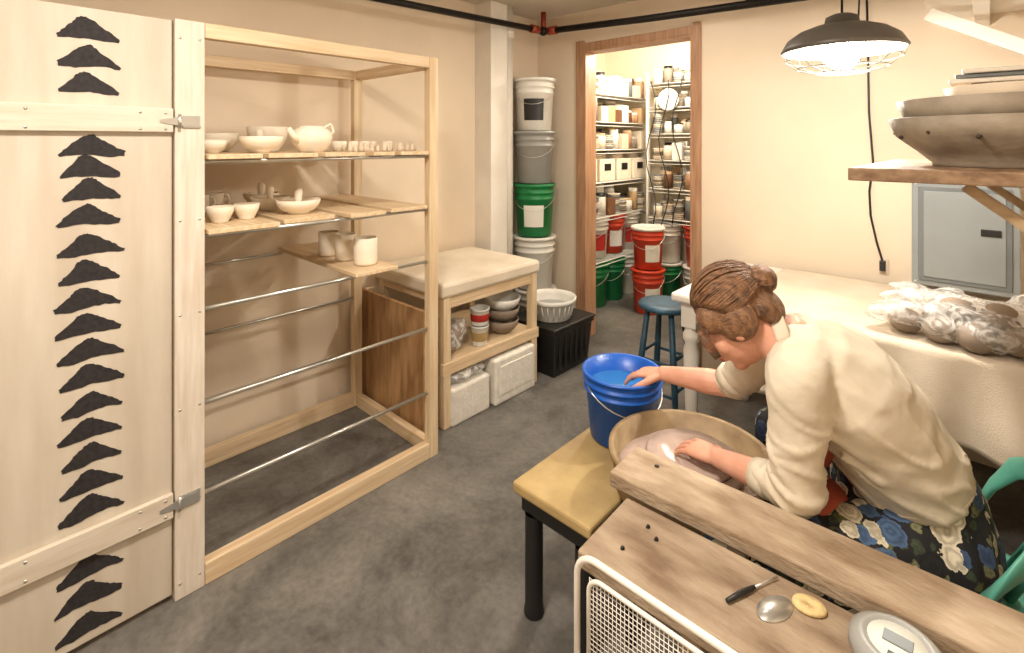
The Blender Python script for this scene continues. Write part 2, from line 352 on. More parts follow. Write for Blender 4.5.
cup('bisque_cup',(-2.3,.62,z2),.04,.075); cup('bisque_cup',(-2.38,.70,z2),.04,.07)
bowl('bisque_bowl',(-2.0,.61,z2),.045,.055,foot=.6); bowl('bisque_bowl',(-2.02,.705,z2),.045,.055,foot=.6)
bowl('bisque_bowl',(-2.02,.90,z2),.085,.055,knob=True); bowl('bisque_bowl',(-2.2,.86,z2),.075,.055,knob=True); bowl('bisque_bowl',(-2.40,.90,z2),.075,.055,knob=True)
cup('bisque_mug',(-1.96,1.165,z3),.05,.115,handle=False); cup('bisque_mug',(-2.10,1.15,z3),.046,.115,handle=False); cup('bisque_mug',(-2.24,1.14,z3),.046,.11,handle=False)

# ------------------------------------------------------------ plywood panel + wedging table
B('plywood_panel').box((-2.62,1.515,0),(-2.02,1.535,.62),'ply').box((-2.60,1.535,0),(-2.57,1.59,.62),'pine_z').box((-2.05,1.535,.0),(-2.02,1.59,.6),'pine_z').done()
w=B('wedging_table'); X0,X1,Y0,Y1=-2.62,-2.0,1.62,2.36
w.box((X0,Y0-.01,.66),(X1+.01,Y1+.01,.735),'plaster',.018)
for x in (X0+.02,X1-.045):
    for y in (Y0+.01,Y1-.055): w.box((x,y,0),(x+.045,y+.045,.66),'pine_z')
w.box((X1-.04,Y0+.055,.60),(X1-.01,Y1-.055,.66),'pine_y').box((X1-.02,Y0,.27),(X1+.005,Y1,.33),'pine_y').box((X0+.03,Y0+.01,.30),(X1-.02,Y1-.01,.32),'pine_y')
w.box((X0+.06,Y0+.012,.62),(X1-.045,Y0+.04,.66),'pine_x').box((X0+.06,Y1-.04,.62),(X1-.045,Y1-.012,.66),'pine_x').done()
cb=B('bagged_clay'); cb.ell((-2.16,1.76,.405),(.09,.09,.07),'grayclay',noise=.4,fr=9).ell((-2.15,1.76,.42),(.11,.115,.085),'bag',noise=.6,fr=11).done()
def pot(name,c,R,h,m,band=None):
    b=B(name); b.lathe(c,[(0,0),(R*.86,0),(R*.9,.006),(R*.97,h*.9),(R*1.04,h*.92),(R*1.04,h),(R*.97,h),(R*.85,.01),(0,.01)],m,28)
    if band: b.lathe(c,[(R*.905,h*.25),(R*.925,h*.26),(R*.965,h*.68),(R*.95,h*.7)],band,28)
    return b.done()
pot('yogurt_tub',(-2.08,1.95,.321),.05,.11,'wplastic','yellow'); pot('yogurt_tub',(-2.08,1.95,.435),.055,.09,'wplastic','winered')
bowl('stoneware_bowl',(-2.12,2.17,.321),.10,.08,'grayclay'); bowl('stoneware_bowl',(-2.12,2.17,.39),.105,.08,'grayclay'); bowl('stoneware_bowl',(-2.12,2.17,.45),.11,.08,'wplastic')
B('plaster_block').box((-2.2,1.67,0),(-1.985,1.94,.19),'foam',.012).done()
B('plaster_block').box((-2.2,1.965,0),(-1.97,2.30,.25),'foam',.012).box((-1.985,2.0,.05),(-1.965,2.27,.21),'foam',.004).done()
bb=B('bagged_glaze_chunks')
for i in range(5): bb.ell((-2.07+random.uniform(-.06,.03),1.71+i*.048,.228),(.05,.032,.035),'grayclay' if i%2 else 'wplastic',noise=.5,fr=15,sub=3)
bb.ell((-2.08,1.80,.228),(.10,.13,.035),'bag',noise=.5,fr=14).done()

# ------------------------------------------------------------ buckets
def bucket(name,c,R,h,m,lid=None,label=None,water=None,handle=True,hang=0,rb=.86):
    b=B(name); c=V(c); r0=R*rb
    rr=lambda z:r0+(R-r0)*z/h
    prof=[(0,.004),(r0*.9,.004),(r0*.93,0),(r0,.006),(rr(h*.72),h*.72),(rr(h*.72)+.008,h*.73),(rr(h*.75)+.008,h*.75),(rr(h*.76),h*.76),(rr(h*.84),h*.84),(rr(h*.84)+.009,h*.85),(rr(h*.87)+.009,h*.87),(rr(h*.88),h*.88),(R,h*.97),(R+.008,h*.97),(R+.008,h),(R-.004,h),(rr(h*.5)-.005,h*.5),(r0-.005,.012),(0,.012)]
    b.lathe(c,prof,m,40)
    if lid: b.lathe(c+V((0,0,h-.012)),[(R+.009,0),(R+.014,0),(R+.014,.022),(R+.004,.024),(R-.006,.016),(0,.016)],lid,40)
    if water: b.lathe(c,[(0,h*water[1]),(rr(h*water[1])-.006,h*water[1])],water[0],40)
    if label:
        n=10; a0=label[1]
        def fn(u,v):
            a=a0+(u-.5)*1.1; z=h*(.2+.42*v); r_=rr(z)+.0015
            return (c.x+r_*math.cos(a),c.y+r_*math.sin(a),c.z+z)
        b.surf(fn,n,2,label[0])
    if handle:
        ph=[];
        for i in range(17):
            a=math.pi*i/16; ph.append(c+V((math.cos(a)*(R+.012)*math.cos(hang),math.cos(a)*(R+.012)*math.sin(hang),h*.86))+V((math.sin(hang)*math.sin(a)*R*.9,-math.cos(hang)*math.sin(a)*R*.9,0))*1.05+V((0,0,-math.sin(a)*h*.35)))
        b.tube(ph,.0022,'steel',6)
    return b.done()
sc=(-2.46,2.86)
zs=0
for m,l,lab in (('wplastic','wplastic',None),('wplastic','wplastic',None),('green','green',('wplastic',-.9)),('gplastic','gplastic',None),('wplastic','wplastic',('black',-.9))):
    bucket('lidded_bucket',(sc[0],sc[1],zs),.145,.37,m,lid=l,label=lab,hang=.6); zs+=.383
bn=B('black_storage_bin')
def tubbox(b,x0,x1,y0,y1,z0,z1,m,th=.008,tp=.02):
    t=bmesh.new()
    def ring(o,z): return [t.verts.new((x0+o,y0+o,z)),t.verts.new((x1-o,y0+o,z)),t.verts.new((x1-o,y1-o,z)),t.verts.new((x0+o,y1-o,z))]
    rs=[ring(tp,z0),ring(0,z1-.03),ring(-.01,z1-.03),ring(-.01,z1),ring(th,z1),ring(tp+th,z0+.01)]
    t.faces.new(rs[0]); t.faces.new(rs[-1])
    for A,C in zip(rs,rs[1:]):
        for i in range(4): t.faces.new((A[i],A[(i+1)%4],C[(i+1)%4],C[i]))
    bmesh.ops.recalc_face_normals(t,faces=t.faces[:]); bmesh.ops.bevel(t,geom=t.edges[:],offset=.003,segments=1,affect='EDGES'); b.add(t,m)
tubbox(bn,-2.29,-1.93,2.43,2.83,0,.295,'black'); bn.box((-2.31,2.41,.29),(-1.91,2.85,.31),'black',.008)
for i in range(6): bn.box((-1.938,2.48+i*.055,.04),(-1.928,2.50+i*.055,.25),'black',.003)
bn.done()
bk=B('white_laundry_tub'); bk.lathe((-2.09,2.60,.311),[(0,.003),(.12,0),(.125,.005),(.148,.105),(.162,.11),(.162,.135),(.154,.135),(.142,.105),(.12,.012),(0,.01)],'wplastic',36)
bk.lathe((-2.09,2.60,.311),[(0,.05),(.125,.05),(.132,.07),(.10,.075),(0,.07)],'gplastic',36)
for i in range(24):
    a=i*math.pi/12; bk.tube([(-2.09+.128*math.cos(a),2.6+.128*math.sin(a),.325),(-2.09+.15*math.cos(a),2.6+.15*math.sin(a),.41)],.003,'wplastic',6)
bk.done()

# ------------------------------------------------------------ closet contents
def wire_shelf(name,x0,x1,y0,y1,zs,along='y',H=1.95):
    b=B(name)
    for x in (x0,x1):
        for y in (y0,y1): b.tube([(x,y,0),(x,y,H)],.012,'wirewhite',10)
    for z in zs:
        for x in (x0,x1): b.tube([(x,y0,z),(x,y1,z)],.005,'wirewhite',6); b.tube([(x,y0,z-.03),(x,y1,z-.03)],.004,'wirewhite',6)
        for y in (y0,y1): b.tube([(x0,y,z),(x1,y,z)],.005,'wirewhite',6); b.tube([(x0,y,z-.03),(x1,y,z-.03)],.004,'wirewhite',6)
        if along=='y':
            n=int((y1-y0)/.03)
            for i in range(1,n): y=y0+(y1-y0)*i/n; b.tube([(x0,y,z+.004),(x1,y,z+.004)],.0025,'wirewhite',4)
        else:
            n=int((x1-x0)/.03)
            for i in range(1,n): x=x0+(x1-x0)*i/n; b.tube([(x,y0,z+.004),(x,y1,z+.004)],.0025,'wirewhite',4)
    return b.done()
ZA=[.42,.80,1.10,1.38,1.62,1.86]
wire_shelf('wire_shelving_unit',-2.88,-2.42,3.36,4.52,ZA,H=2.1)
for i,(y,m) in enumerate(((3.53,'green'),(3.82,'green'),(4.10,'green'),(4.37,'wplastic'))): bucket('lidded_bucket',(-2.59,y,0),.13,.36,m,lid=m,hang=.3)
for i,(y,m) in enumerate(((3.53,'red'),(3.82,'wplastic'),(4.10,'red'),(4.37,'wplastic'))): bucket('lidded_bucket',(-2.59,y,.43),.13,.34,m,lid='wplastic' if m=='wplastic' else m,label=('winered' if m=='wplastic' else 'wplastic',-.5),hang=.3)
g=B('glaze_jars_and_supplies')
cols=['wplastic','bisque','gplastic','boxcard','bisque2','brownjar','bisque','wplastic','bisque2','darkbowl','red','grayclay','trim','wplastic','panel2','boxcard']
def jar(b,x,y,z,R,h,m,lid): b.lathe((x,y,z),[(0,0),(R,0),(R,h*.8),(R*.85,h*.86)],m,16); b.lathe((x,y,z),[(R*.9,h*.85),(R*.92,h),(0,h)],lid,16)
def fill(b,x,y,z,top,R=.055):
    k=random.random(); h=random.uniform(.45,1)*top
    if k<.5: jar(b,x,y,z+.008,random.uniform(.75,1)*R,h,random.choice(cols),random.choice(['wplastic','gplastic','boxcard','bisque','black']))
    elif k<.8:
        for q in range(int(h/.018)): b.lathe((x,y,z+.008+q*.018),[(0,0),(.8*R,0),(1.12*R,.016),(1.05*R,.016),(0,.004)],random.choice(['bisque','bisque2','darkbowl','gplastic','wplastic']),20)
    else: b.box((x-R,y-R,z+.008),(x+R,y+R,z+.008+h),random.choice(['wplastic','boxcard','bisque2','brownjar']),.003)
for z,z_n in zip(ZA[1:],ZA[2:]+[2.14]):
    top=z_n-z-.035
    if z==1.10:
        for y in (3.42,3.70,3.98,4.26):
            g.box((-2.66,y,z+.008),(-2.44,y+.24,z+.20),'bisque',.006).box((-2.442,y+.07,z+.10),(-2.436,y+.17,z+.16),'black',0)
            for q in range(4): g.lathe((-2.55,y+.1,z+.2+q*.012),[(0,0),(.08,0),(.1,.01),(0,.004)],'bisque2',20)
        continue
    y=3.42
    while y<4.48:
        for x in (-2.48,-2.60,-2.74): fill(g,x,y,z,top)
        y+=.112
g.done()
ZB=[.75,1.02,1.28,1.52,1.76,1.98]
wire_shelf('wire_wall_shelf',-2.32,-1.3,4.30,4.62,ZB,'x',2.1)
for x,m in ((-2.18,'green'),(-1.88,'wplastic'),(-1.58,'red')): bucket('lidded_bucket',(x,4.42,0),.125,.34,m,lid='wplastic',hang=.1)
for x,m in ((-2.18,'wplastic'),(-1.88,'red'),): bucket('lidded_bucket',(x,4.43,.352),.125,.34,m,lid=m,hang=.1)
bucket('lidded_bucket',(-2.14,3.98,0),.13,.36,'red',lid='red',label=('wplastic',-.7),hang=.3)
bucket('lidded_bucket',(-2.14,3.98,.376),.13,.34,'red',lid='wplastic',label=('wplastic',-.7),hang=.3)
g=B('shelf_supplies')
for z,z_n in zip(ZB,ZB[1:]+[2.2]):
    x=-2.24
    while x<-1.35:
        for y in (4.36,4.48,4.58): fill(g,x,y,z,z_n-z-.05,.045)
        x+=.1
g.done()
B('wall_plate').lathe((-2.1,4.285,1.83),[(0,0),(.08,0),(.1,.012),(.095,.015),(0,.006)],'wplastic',28,Matrix.Rotation(math.pi/2,3,'X')).done()
cd=B('hanging_extension_cord')
for k in range(3):
    cd.tube([(-2.25+.12*k+.05*math.sin(i*.9+k),4.24+.012*k,2.0-i*.13) for i in range(11)],.005,'black',6)
cd.done()

# ------------------------------------------------------------ canvas table
t=B('work_table'); TX0,TX1,TY0,TY1,TZ=-1.08,.29,2.22,3.06,.755
t.box((TX0,TY0,TZ-.04),(TX1,TY1,TZ),'whitep',.012)
t.box((TX0+.05,TY0+.05,TZ-.13),(TX1-.05,TY0+.075,TZ-.04),'whitep').box((TX0+.05,TY0+.075,TZ-.13),(TX0+.075,TY1-.05,TZ-.04),'whitep')
t.box((TX0+.05,TY1-.075,TZ-.13),(TX1-.05,TY1-.05,TZ-.04),'whitep')
for x in (TX0+.07,TX1-.07):
    for y in (TY0+.07,TY1-.07):
        t.box((x-.035,y-.035,TZ-.16),(x+.035,y+.035,TZ-.04),'whitep')
        t.lathe((x,y,0),[(0,0),(.022,0),(.026,.02),(.022,.06),(.03,.3),(.036,.48),(.028,.52),(.038,.54),(.038,.56),(.03,.575),(.03,TZ-.16)],'whitep',20)
t.done()
c=B('canvas_cloth')
def cf(u,v):
    x=-.82+u*(TX1+.82-.002)
    Ltop=TY1-TY0+.01; L=Ltop+.30+.02*math.sin(u*9); s=v*L
    if s<Ltop: return (x, TY1-s, TZ+.004+.0025*NZ.noise(V((x*6,s*6,0))))
    q=s-Ltop; f=min(1,q/.25)
    return (x+.012*f*math.sin(x*14), TY0-.014-f*(.018+.026*math.sin(x*24+1.5*math.sin(x*5))+.014*NZ.noise(V((x*8,q*5,1)))), TZ+.002-q)
c.surf(cf,160,70,'canvas',.002)
c.done()
cl=B('bagged_clay_balls'); ox=.045
ps=[(-.27,2.32),(-.18,2.40),(-.17,2.28),(-.07,2.35),(-.08,2.25),(.02,2.29),(.02,2.41),(.11,2.32),(-.06,2.46),(-.02,2.35,1),(-.13,2.36,1),(.08,2.41,1)]
for q in ps:
    z=TZ+.051+(.06 if len(q)>2 else 0); cl.ell((q[0]+ox,q[1],z),(.052,.049,.043),'grayclay',noise=.12,fr=12)
cl.ell((-.09+ox,2.36,TZ+.078),(.28,.17,.062),'bag',noise=.4,fr=9,sub=5)
cl.ell((-.20+ox,2.41,TZ+.125),(.13,.10,.03),'bag',noise=1.0,fr=16,sub=5).ell((.08+ox,2.43,TZ+.125),(.12,.09,.03),'bag',noise=1.0,fr=17,sub=5)
cl.done()
yb_=YB-.002
bp=B('electrical_breaker_panel'); bp.box((-.27,YB-.09,.785),(.095,yb_,1.27),'panel',.006).box((-.245,YB-.098,.81),(.07,YB-.09,1.245),'panel2',.003).box((-.225,YB-.104,.83),(.05,YB-.097,1.225),'panel',.003)
bp.box((-.03,YB-.112,1.04),(.035,YB-.103,1.07),'black',.002); 
for z in (.80,1.255): bp.lathe((-.255,YB-.09,z),[(0,.004),(.006,.003),(.006,0)],'steel',10,Matrix.Rotation(math.pi/2,3,'X'))
bp.done()
# ------------------------------------------------------------ pendant lamp
LX,LY,LZ=-.385,2.125,1.79
L=empty('pendant_lamp')
s=B('lamp_shade'); s.lathe((LX,LY,LZ),[(.188,-.018),(.194,-.010),(.188,.0),(.172,.028),(.135,.055),(.09,.072),(.055,.078),(.05,.105),(.028,.115),(0,.116)],'lampgray',48)
s.lathe((LX,LY,LZ),[(.188,-.018),(.185,.0),(.168,.024),(.131,.051),(.08,.068),(0,.072)],'whitep',48).done(L)
s=B('lamp_bulb'); s.ell((LX,LY,LZ-.028),(.058,.058,.055),'bulb').lathe((LX,LY,LZ),[(.02,.02),(.022,.07)],'whitep',16).done(L)
s=B('lamp_cage')
for i in range(12):
    a=i*math.pi/6; s.tube([(LX+r_*math.cos(a),LY+r_*math.sin(a),LZ+z_) for r_,z_ in ((.19,-.012),(.178,-.045),(.14,-.075),(.08,-.092),(.035,-.096))],.0018,'lampgray',6)
for R,z in ((.178,-.045),(.14,-.075),(.08,-.092),(.035,-.096)): s.tube([(LX+R*math.cos(i*math.pi/20),LY+R*math.sin(i*math.pi/20),LZ+z) for i in range(40)],.0018,'lampgray',6,closed=True)
s.done(L)
s=B('lamp_cord'); s.tube([(LX,LY,LZ+.11),(LX,LY,ZC)],.004,'black',6).tube([(LX+.04,LY+.05,LZ+.065),(LX+.05,LY+.06,LZ+.4),(LX+.04,LY+.05,ZC)],.003,'black',6).done(L)
s=B('power_cord'); s.tube([(-.46,YB-.012,ZC),(-.45,YB-.012,1.85),(-.447,YB-.01,1.6),(-.43,YB-.01,1.35),(-.445,YB-.012,1.2),(-.44,YB-.012,1.08),(-.415,YB-.012,.95),(-.39,YB-.02,.86)],.005,'black',8).box((-.402,YB-.03,.81),(-.378,YB-.006,.86),'black').box((-.405,YB-.006,.79),(-.365,YB-.001,.87),'canvas').done()

# ------------------------------------------------------------ right wall shelves
s=B('wall_shelf'); s.box((-.244,1.41,1.36),(XR-.001,2.25,1.39),'shelfwood',.003)
for y in (1.50,2.15):
    s.beam((-.04,y,1.353),(XR-.01,y,1.06),.022,.022,'bracewood'); s.box((XR-.03,y-.02,1.0),(XR-.001,y+.02,1.36),'bracewood'); 
s.done()
bowl('raku_bowl',(.03,1.72,1.391),.235,.118,'darkbowl',foot=.6,wall=.014,spots=True)
bowl('raku_bowl',(.035,1.72,1.436),.222,.118,'darkbowl',foot=.5,wall=.014)
bowl('terracotta_dish',(.05,1.74,1.50),.14,.085,'bisque2',foot=.5)
s=B('wall_shelf'); s.box((-.04,1.98,1.60),(XR-.001,2.9,1.62),'shelfwood',.003); s.box((XR-.03,2.0,1.4),(XR-.001,2.04,1.6),'shelfwood').beam((.05,2.02,1.595),(XR-.01,2.02,1.42),.03,.03,'shelfwood').done()
s=B('stack_of_plaster_bats')
for i,m in enumerate(('whitep','panel2','whitep')): s.box((-.09+.015*(i%3),1.97+.01*(i%2),1.6205+i*.014),(.25,2.42,1.633+i*.014),m,.003)
s.done()
bowl('bisque_bowl',(.1,2.62,1.6205),.12,.09)

# ------------------------------------------------------------ stool
st=B('wooden_stool'); sx,sy=-1.235,2.48
st.lathe((sx,sy,.585),[(0,0),(.12,0),(.135,.008),(.138,.018),(.13,.028),(.08,.03),(0,.026)],'tealwood',36)
for a in (math.pi/4,3*math.pi/4,5*math.pi/4,7*math.pi/4):
    ca,sa=math.cos(a),math.sin(a); st.tube([(sx+.09*ca,sy+.09*sa,.59),(sx+.13*ca,sy+.13*sa,.3),(sx+.165*ca,sy+.165*sa,0)],[.014,.017,.012],'tealwood',10)
for z,k in ((.18,.145),(.33,.127)):
    q=[(sx+k*math.cos(math.pi/4+i*math.pi/2),sy+k*math.sin(math.pi/4+i*math.pi/2),z+(.03 if i%2 else 0)) for i in range(4)]
    for i in range(4): st.tube([q[i],(q[(i+1)%4][0],q[(i+1)%4][1],q[i][2])],.008,'tealwood',8)
st.done()

# ------------------------------------------------------------ wheel + side table
b=B('wheel_side_table')
b.box((-1.08,1.15,.365),(-.79,1.78,.40),'yellow',.008).box((-1.06,1.17,.31),(-.81,1.76,.365),'black',.004)
for x in (-1.025,-.835):
    for y in (1.19,1.735): b.lathe((x,y,0),[(0,0),(.03,0),(.032,.01),(.028,.03),(.028,.31)],'black',20)
b.done()
WX,WY=-.635,1.43
wh=B('potters_wheel')
wh.box((-.78,1.29,.28),(-.46,1.59,.44),'black',.01)
for x in (-.76,-.48):
    for y in (1.31,1.57): wh.tube([(x,y,.3),(x,y,0)],.016,'blackm',12)
wh.lathe((WX,WY,.44),[(0,0),(.20,0),(.215,.008),(.222,.10),(.232,.102),(.232,.114),(.214,.114),(.206,.012),(0,.012)],'tub',56)
wh.lathe((WX,WY,.44),[(.0,.07),(.17,.07),(.207,.05)],'slurry',48)
wh.lathe((WX,WY,.44),[(0,.0),(.03,.0),(.03,.06),(.145,.075),(.15,.085),(.145,.095),(0,.095)],'slurry',48)
wh.done()
cy=B('centered_clay_disc'); cy.lathe((WX,WY,.535),[(0,0),(.12,0),(.125,.008),(.118,.018),(.07,.022),(.02,.016),(0,.014)],'slurry',48).done()
bucket('blue_water_bucket',(-.962,1.60,.401),.134,.235,'blue',water=('water',.75),hang=1.2,rb=.84)
# planks
R1=Matrix.Rotation(math.radians(1.9),3,'Z')
pk=B('weathered_plank'); pk.box((-.70,1.10,.585),(.29,1.245,.622),'oldwood2',.004,R1,(-.70,1.17,.6)); pk.lathe((-.62,1.20,.6225),[(0,.002),(.006,.001),(.006,-.001)],'blackm',10); pk.done()
pk=B('weathered_plank'); pk.box((-.63,.865,.565),(.29,1.075,.602),'oldwood',.005,R1,(-.63,.97,.58))
for x,y in ((-.55,1.02),(-.56,.93),(-.52,1.0)): pk.tube([(x,y,.60),(x+.003,y,.607)],.004,'blackm',8)
pk.done()
tr=B('plank_trestle')
for x in (-.40,.22):
    tr.box((x-.02,.90,.525),(x+.02,1.09,.564),'oldwood'); tr.box((x-.02,1.0,0),(x+.02,1.04,.525),'oldwood'); tr.box((x-.02,.90,0),(x+.02,.94,.525),'oldwood')
    tr.box((x-.02,1.13,.545),(x+.02,1.25,.584),'oldwood'); tr.box((x-.02,1.13,.0),(x+.02,1.16,.545),'oldwood')
tr.done()
zt=.6025
n=B('needle_tool'); n.tube([(-.352,.950,zt+.006),(-.338,.985,zt+.007),(-.325,1.015,zt+.006)],[.004,.0055,.004],'black',10).tube([(-.325,1.015,zt+.006),(-.300,1.070,zt+.006)],.002,'steel',6).done()
n=B('metal_rib'); n.lathe((-.285,1.00,zt),[(0,.0015),(.03,.0015),(.031,0),(0,0)],'steel',28,Matrix.Rotation(-.35,3,'Z'),sx=.75,sy=1.3).done()
n=B('wooden_rib'); n.lathe((-.240,1.045,zt),[(.006,0),(.024,0),(.027,.003),(.025,.008),(.006,.008),(.006,0)],'sponge',20,Matrix.Rotation(.3,3,'Z'),sx=1.05,sy=.8).done()
n=B('kitchen_timer'); TXm,TYm=-.11,1.035
n.lathe((TXm,TYm,zt+.001),[(0,0),(.060,0),(.068,.008),(.066,.022),(.056,.030),(.046,.032),(.043,.029),(0,.029)],'gplastic',40); n.lathe((TXm,TYm,zt+.0295),[(0,.0015),(.041,.0015),(.041,0)],'glassd',32)
n.box((TXm-.02,TYm-.008,zt+.030),(TXm+.02,TYm+.017,zt+.033),'panel2',.001).box((TXm-.01,TYm-.035,zt+.030),(TXm+.01,TYm-.025,zt+.033),'black',.001).done()

# ------------------------------------------------------------ white mesh chair
ch=B('white_mesh_chair'); yb=.835
def rr_path(x0,x1,z0,z1,y,r=.045):
    pts=[(x0,y,z0)]
    for i in range(7): a=math.pi-i*math.pi/12; pts.append((x0+r+r*math.cos(a),y,z1-r+r*math.sin(a)))
    for i in range(7): a=math.pi/2-i*math.pi/12; pts.append((x1-r+r*math.cos(a),y,z1-r+r*math.sin(a)))
    pts.append((x1,y,z0)); return pts
CX0,CX1,CZ=-.605,-.17,.63
ch.tube(rr_path(CX0,CX1,0,CZ,yb),.0065,'whitep',12)
ch.tube(rr_path(CX0+.028,CX1-.028,.42,CZ-.035,yb,.03),.0045,'whitep',10)
ch.tube([(CX0,yb,.415),(CX1,yb,.415)],.006,'whitep',10)
for i in range(44): x=CX0+.03+i*(CX1-CX0-.06)/43; ch.tube([(x,yb,.418),(x,yb,CZ-.037)],.0010,'whitep',4)
for i in range(18): z=.425+i*.0098; ch.tube([(CX0+.03,yb,z),(CX1-.03,yb,z)],.0010,'whitep',4)
ch.tube([(CX0,yb,.37),(CX1,yb,.37)],.009,'whitep',10)
for x in (CX0,CX1): ch.tube([(x,yb,.36),(x,yb-.42,.36),(x,yb-.44,.34),(x,yb-.44,0)],.009,'whitep',10)
ch.tube([(CX0,yb-.42,.36),(CX1,yb-.42,.36)],.009,'whitep',10)
for i in range(34): x=CX0+.01+i*.42/33; ch.tube([(x,yb,.362),(x,yb-.42,.362)],.0014,'whitep',4)
for i in range(34): y=yb-i*.42/33; ch.tube([(CX0,y,.364),(CX1,y,.364)],.0014,'whitep',4)
ch.done()

# ------------------------------------------------------------ teal chair
tc=B('teal_chair')
tc.box((-.30,1.45,.375),(.06,1.82,.40),'teal',.012)
for x,y in ((-.27,1.48),(.04,1.48),(-.27,1.79),(.04,1.79)): tc.tube([(x,y,.38),(x*1.05,y,0)],.015,'teal',12)
bpts=[(-.07,1.41,.39),(-.045,1.39,.46),(-.005,1.385,.54),(.04,1.40,.61),(.095,1.48,.665),(.125,1.63,.685),(.095,1.77,.665),(.045,1.84,.61),(.005,1.86,.54),(-.03,1.86,.46),(-.05,1.84,.39)]
tc.tube(bpts,.009,'teal',16,side=(.8,0,.3),rb=[.026]*11)
for y in (1.52,1.63,1.74): tc.tube([(.03,y,.40),(.09,y,.53),(.12,y,.66)],.01,'teal',8)
tc.done()

# ------------------------------------------------------------ PERSON
P=empty('seated_potter')
S=V((.36,-.93,0)).normalized()
def mids(a,b,k): return V(a)+(V(b)-V(a))*k
spine=[(-.13,1.63,.47),(-.14,1.62,.55),(-.17,1.57,.66),(-.22,1.53,.77),(-.28,1.485,.86),(-.335,1.45,.92),(-.375,1.425,.957)]
HC=V((-.487,1.37,.992)); HF=V((-.70,-.12,-.68)).normalized(); HU=V((-.66,-.05,.72)); HU=(HU-HF*HU.dot(HF)).normalized(); HS=HU.cross(HF).normalized()
HM=Matrix((HS,HF,HU)).transposed()
def h(s_,f,u): return HC+HS*s_+HF*f+HU*u
LS=V((-.32,1.295,.905)); LE=V((-.325,1.30,.645)); LW=V((-.53,1.37,.605))
RS=V((-.42,1.585,.895)); RE=V((-.60,1.625,.69)); RW=V((-.80,1.60,.67))
LH,LK,LA=V((-.10,1.53,.50)),V((-.42,1.20,.49)),V((-.45,1.20,.08))
RH,RK,RA=V((-.17,1.71,.50)),V((-.50,1.85,.49)),V((-.50,1.83,.08))
body=B('body')
body.tube(spine,[.15,.15,.12,.13,.145,.12,.06],'skin',24,side=S,rb=[.11,.11,.09,.1,.1,.075,.055])
body.tube([spine[5],spine[6],h(0,-.035,-.10),h(0,-.02,-.03)],[.07,.055,.048,.05],'skin',20)
def limb(b,pts,rs,m='skin',seg=16):
    b.tube(pts,rs,m,seg)
    for i in (0,-1): b.ell(pts[i],rs[i],m,sub=3)
    for p_,r_ in list(zip(pts,rs))[1:-1]: b.ell(p_,r_*.99,m,sub=2)
for a,e,w_ in ((LS,LE,LW),(RS,RE,RW)):
    limb(body,[a,mids(a,e,.4),e],[.05,.046,.036]); limb(body,[e,mids(e,w_,.3),w_],[.037,.039,.025])
    limb(body,[mids(spine[5],a,.2),a],[.06,.05])
for a,k,n_ in ((LH,LK,LA),(RH,RK,RA)):
    limb(body,[a,mids(a,k,.5),k],[.09,.075,.055]); limb(body,[k,mids(k,n_,.3),n_],[.05,.052,.034])
body.ell(h(0,-.015,.035),(.074,.093,.083),'skin',HM); body.ell(h(0,.03,-.03),(.06,.064,.082),'skin',HM)
body.ell(h(0,.062,-.092),(.026,.024,.019),'skin',HM)
for q in(-1,1):
    body.ell(h(q*.034,.058,-.035),(.026,.026,.028),'skin',HM); body.ell(h(q*.074,-.005,-.02),(.008,.019,.03),'skin',HM)
    body.ell(h(q*.03,.084,.016),(.02,.012,.007),'skin',HM)
body.tube([h(0,.09,.008),h(0,.102,-.012),h(0,.115,-.03)],[.008,.009,.012],'skin',12); body.ell(h(0,.108,-.033),(.015,.011,.008),'skin',HM)
body.ell(h(0,.09,-.058),(.022,.012,.006),'skin',HM); body.ell(h(0,.088,-.068),(.018,.012,.006),'skin',HM)
def hand(b,wr,D,N,T,curl,ln=1.0):
    D=V(D).normalized();N=V(N);N=(N-D*N.dot(D)).normalized();T=V(T);T=(T-D*T.dot(D)-N*T.dot(N)).normalized()
    wr=V(wr)
    b.tube([wr,wr+D*.03,wr+D*.065,wr+D*.088],[.024,.036,.041,.038],'skin',20,side=T,rb=[.018,.017,.015,.012])
    b.ell(wr,(.024,.024,.02),'skin',sub=2)
    for k,(off,L_,r_) in enumerate(((.031,.070,.0085),(.0105,.078,.009),(-.0105,.073,.0085),(-.031,.058,.0075))):
        p=wr+D*(.08-.004*abs(k-1))+T*off; d=(D+T*off*3).normalized(); pts=[p-d*.015,p]; rs=[r_*1.05,r_*1.05]
        for f,c_ in ((.45,curl*.6),(.30,curl),(.25,curl*.8)):
            ax=d.cross(N).normalized(); d=(Quaternion(ax,c_)@d).normalized(); p=p+d*L_*f*ln; pts.append(p); r_*=.93; rs.append(r_)
        b.tube(pts,rs,'skin',12); 
        for pp,rq in zip(pts[1:],rs[1:]): b.ell(pp,rq*1.02,'skin',sub=2)
    p=wr+D*.018+T*.022+N*.004; d=(D*.62+T*.7+N*.25).normalized(); pts=[p]; rs=[.014]
    for L_,r_ in ((.035,.012),(.03,.0105),(.022,.0085)):
        p=p+d*L_; pts.append(p); rs.append(r_); d=(d+D*.35+N*.15).normalized()
    b.tube(pts,rs,'skin',12)
    for pp,rq in zip(pts,rs): b.ell(pp,rq*1.02,'skin',sub=2)
hand(body,LW,(-.13,.045,-.022),(0,.1,-1),(.3,.9,0),.28)
hand(body,RW,(-.13,.0,-.03),(-.1,0,-1),(-.1,-1,0),.35)
body.done(P,remesh=.0036,smooth=2)
ex=B('eyes_and_mouth')
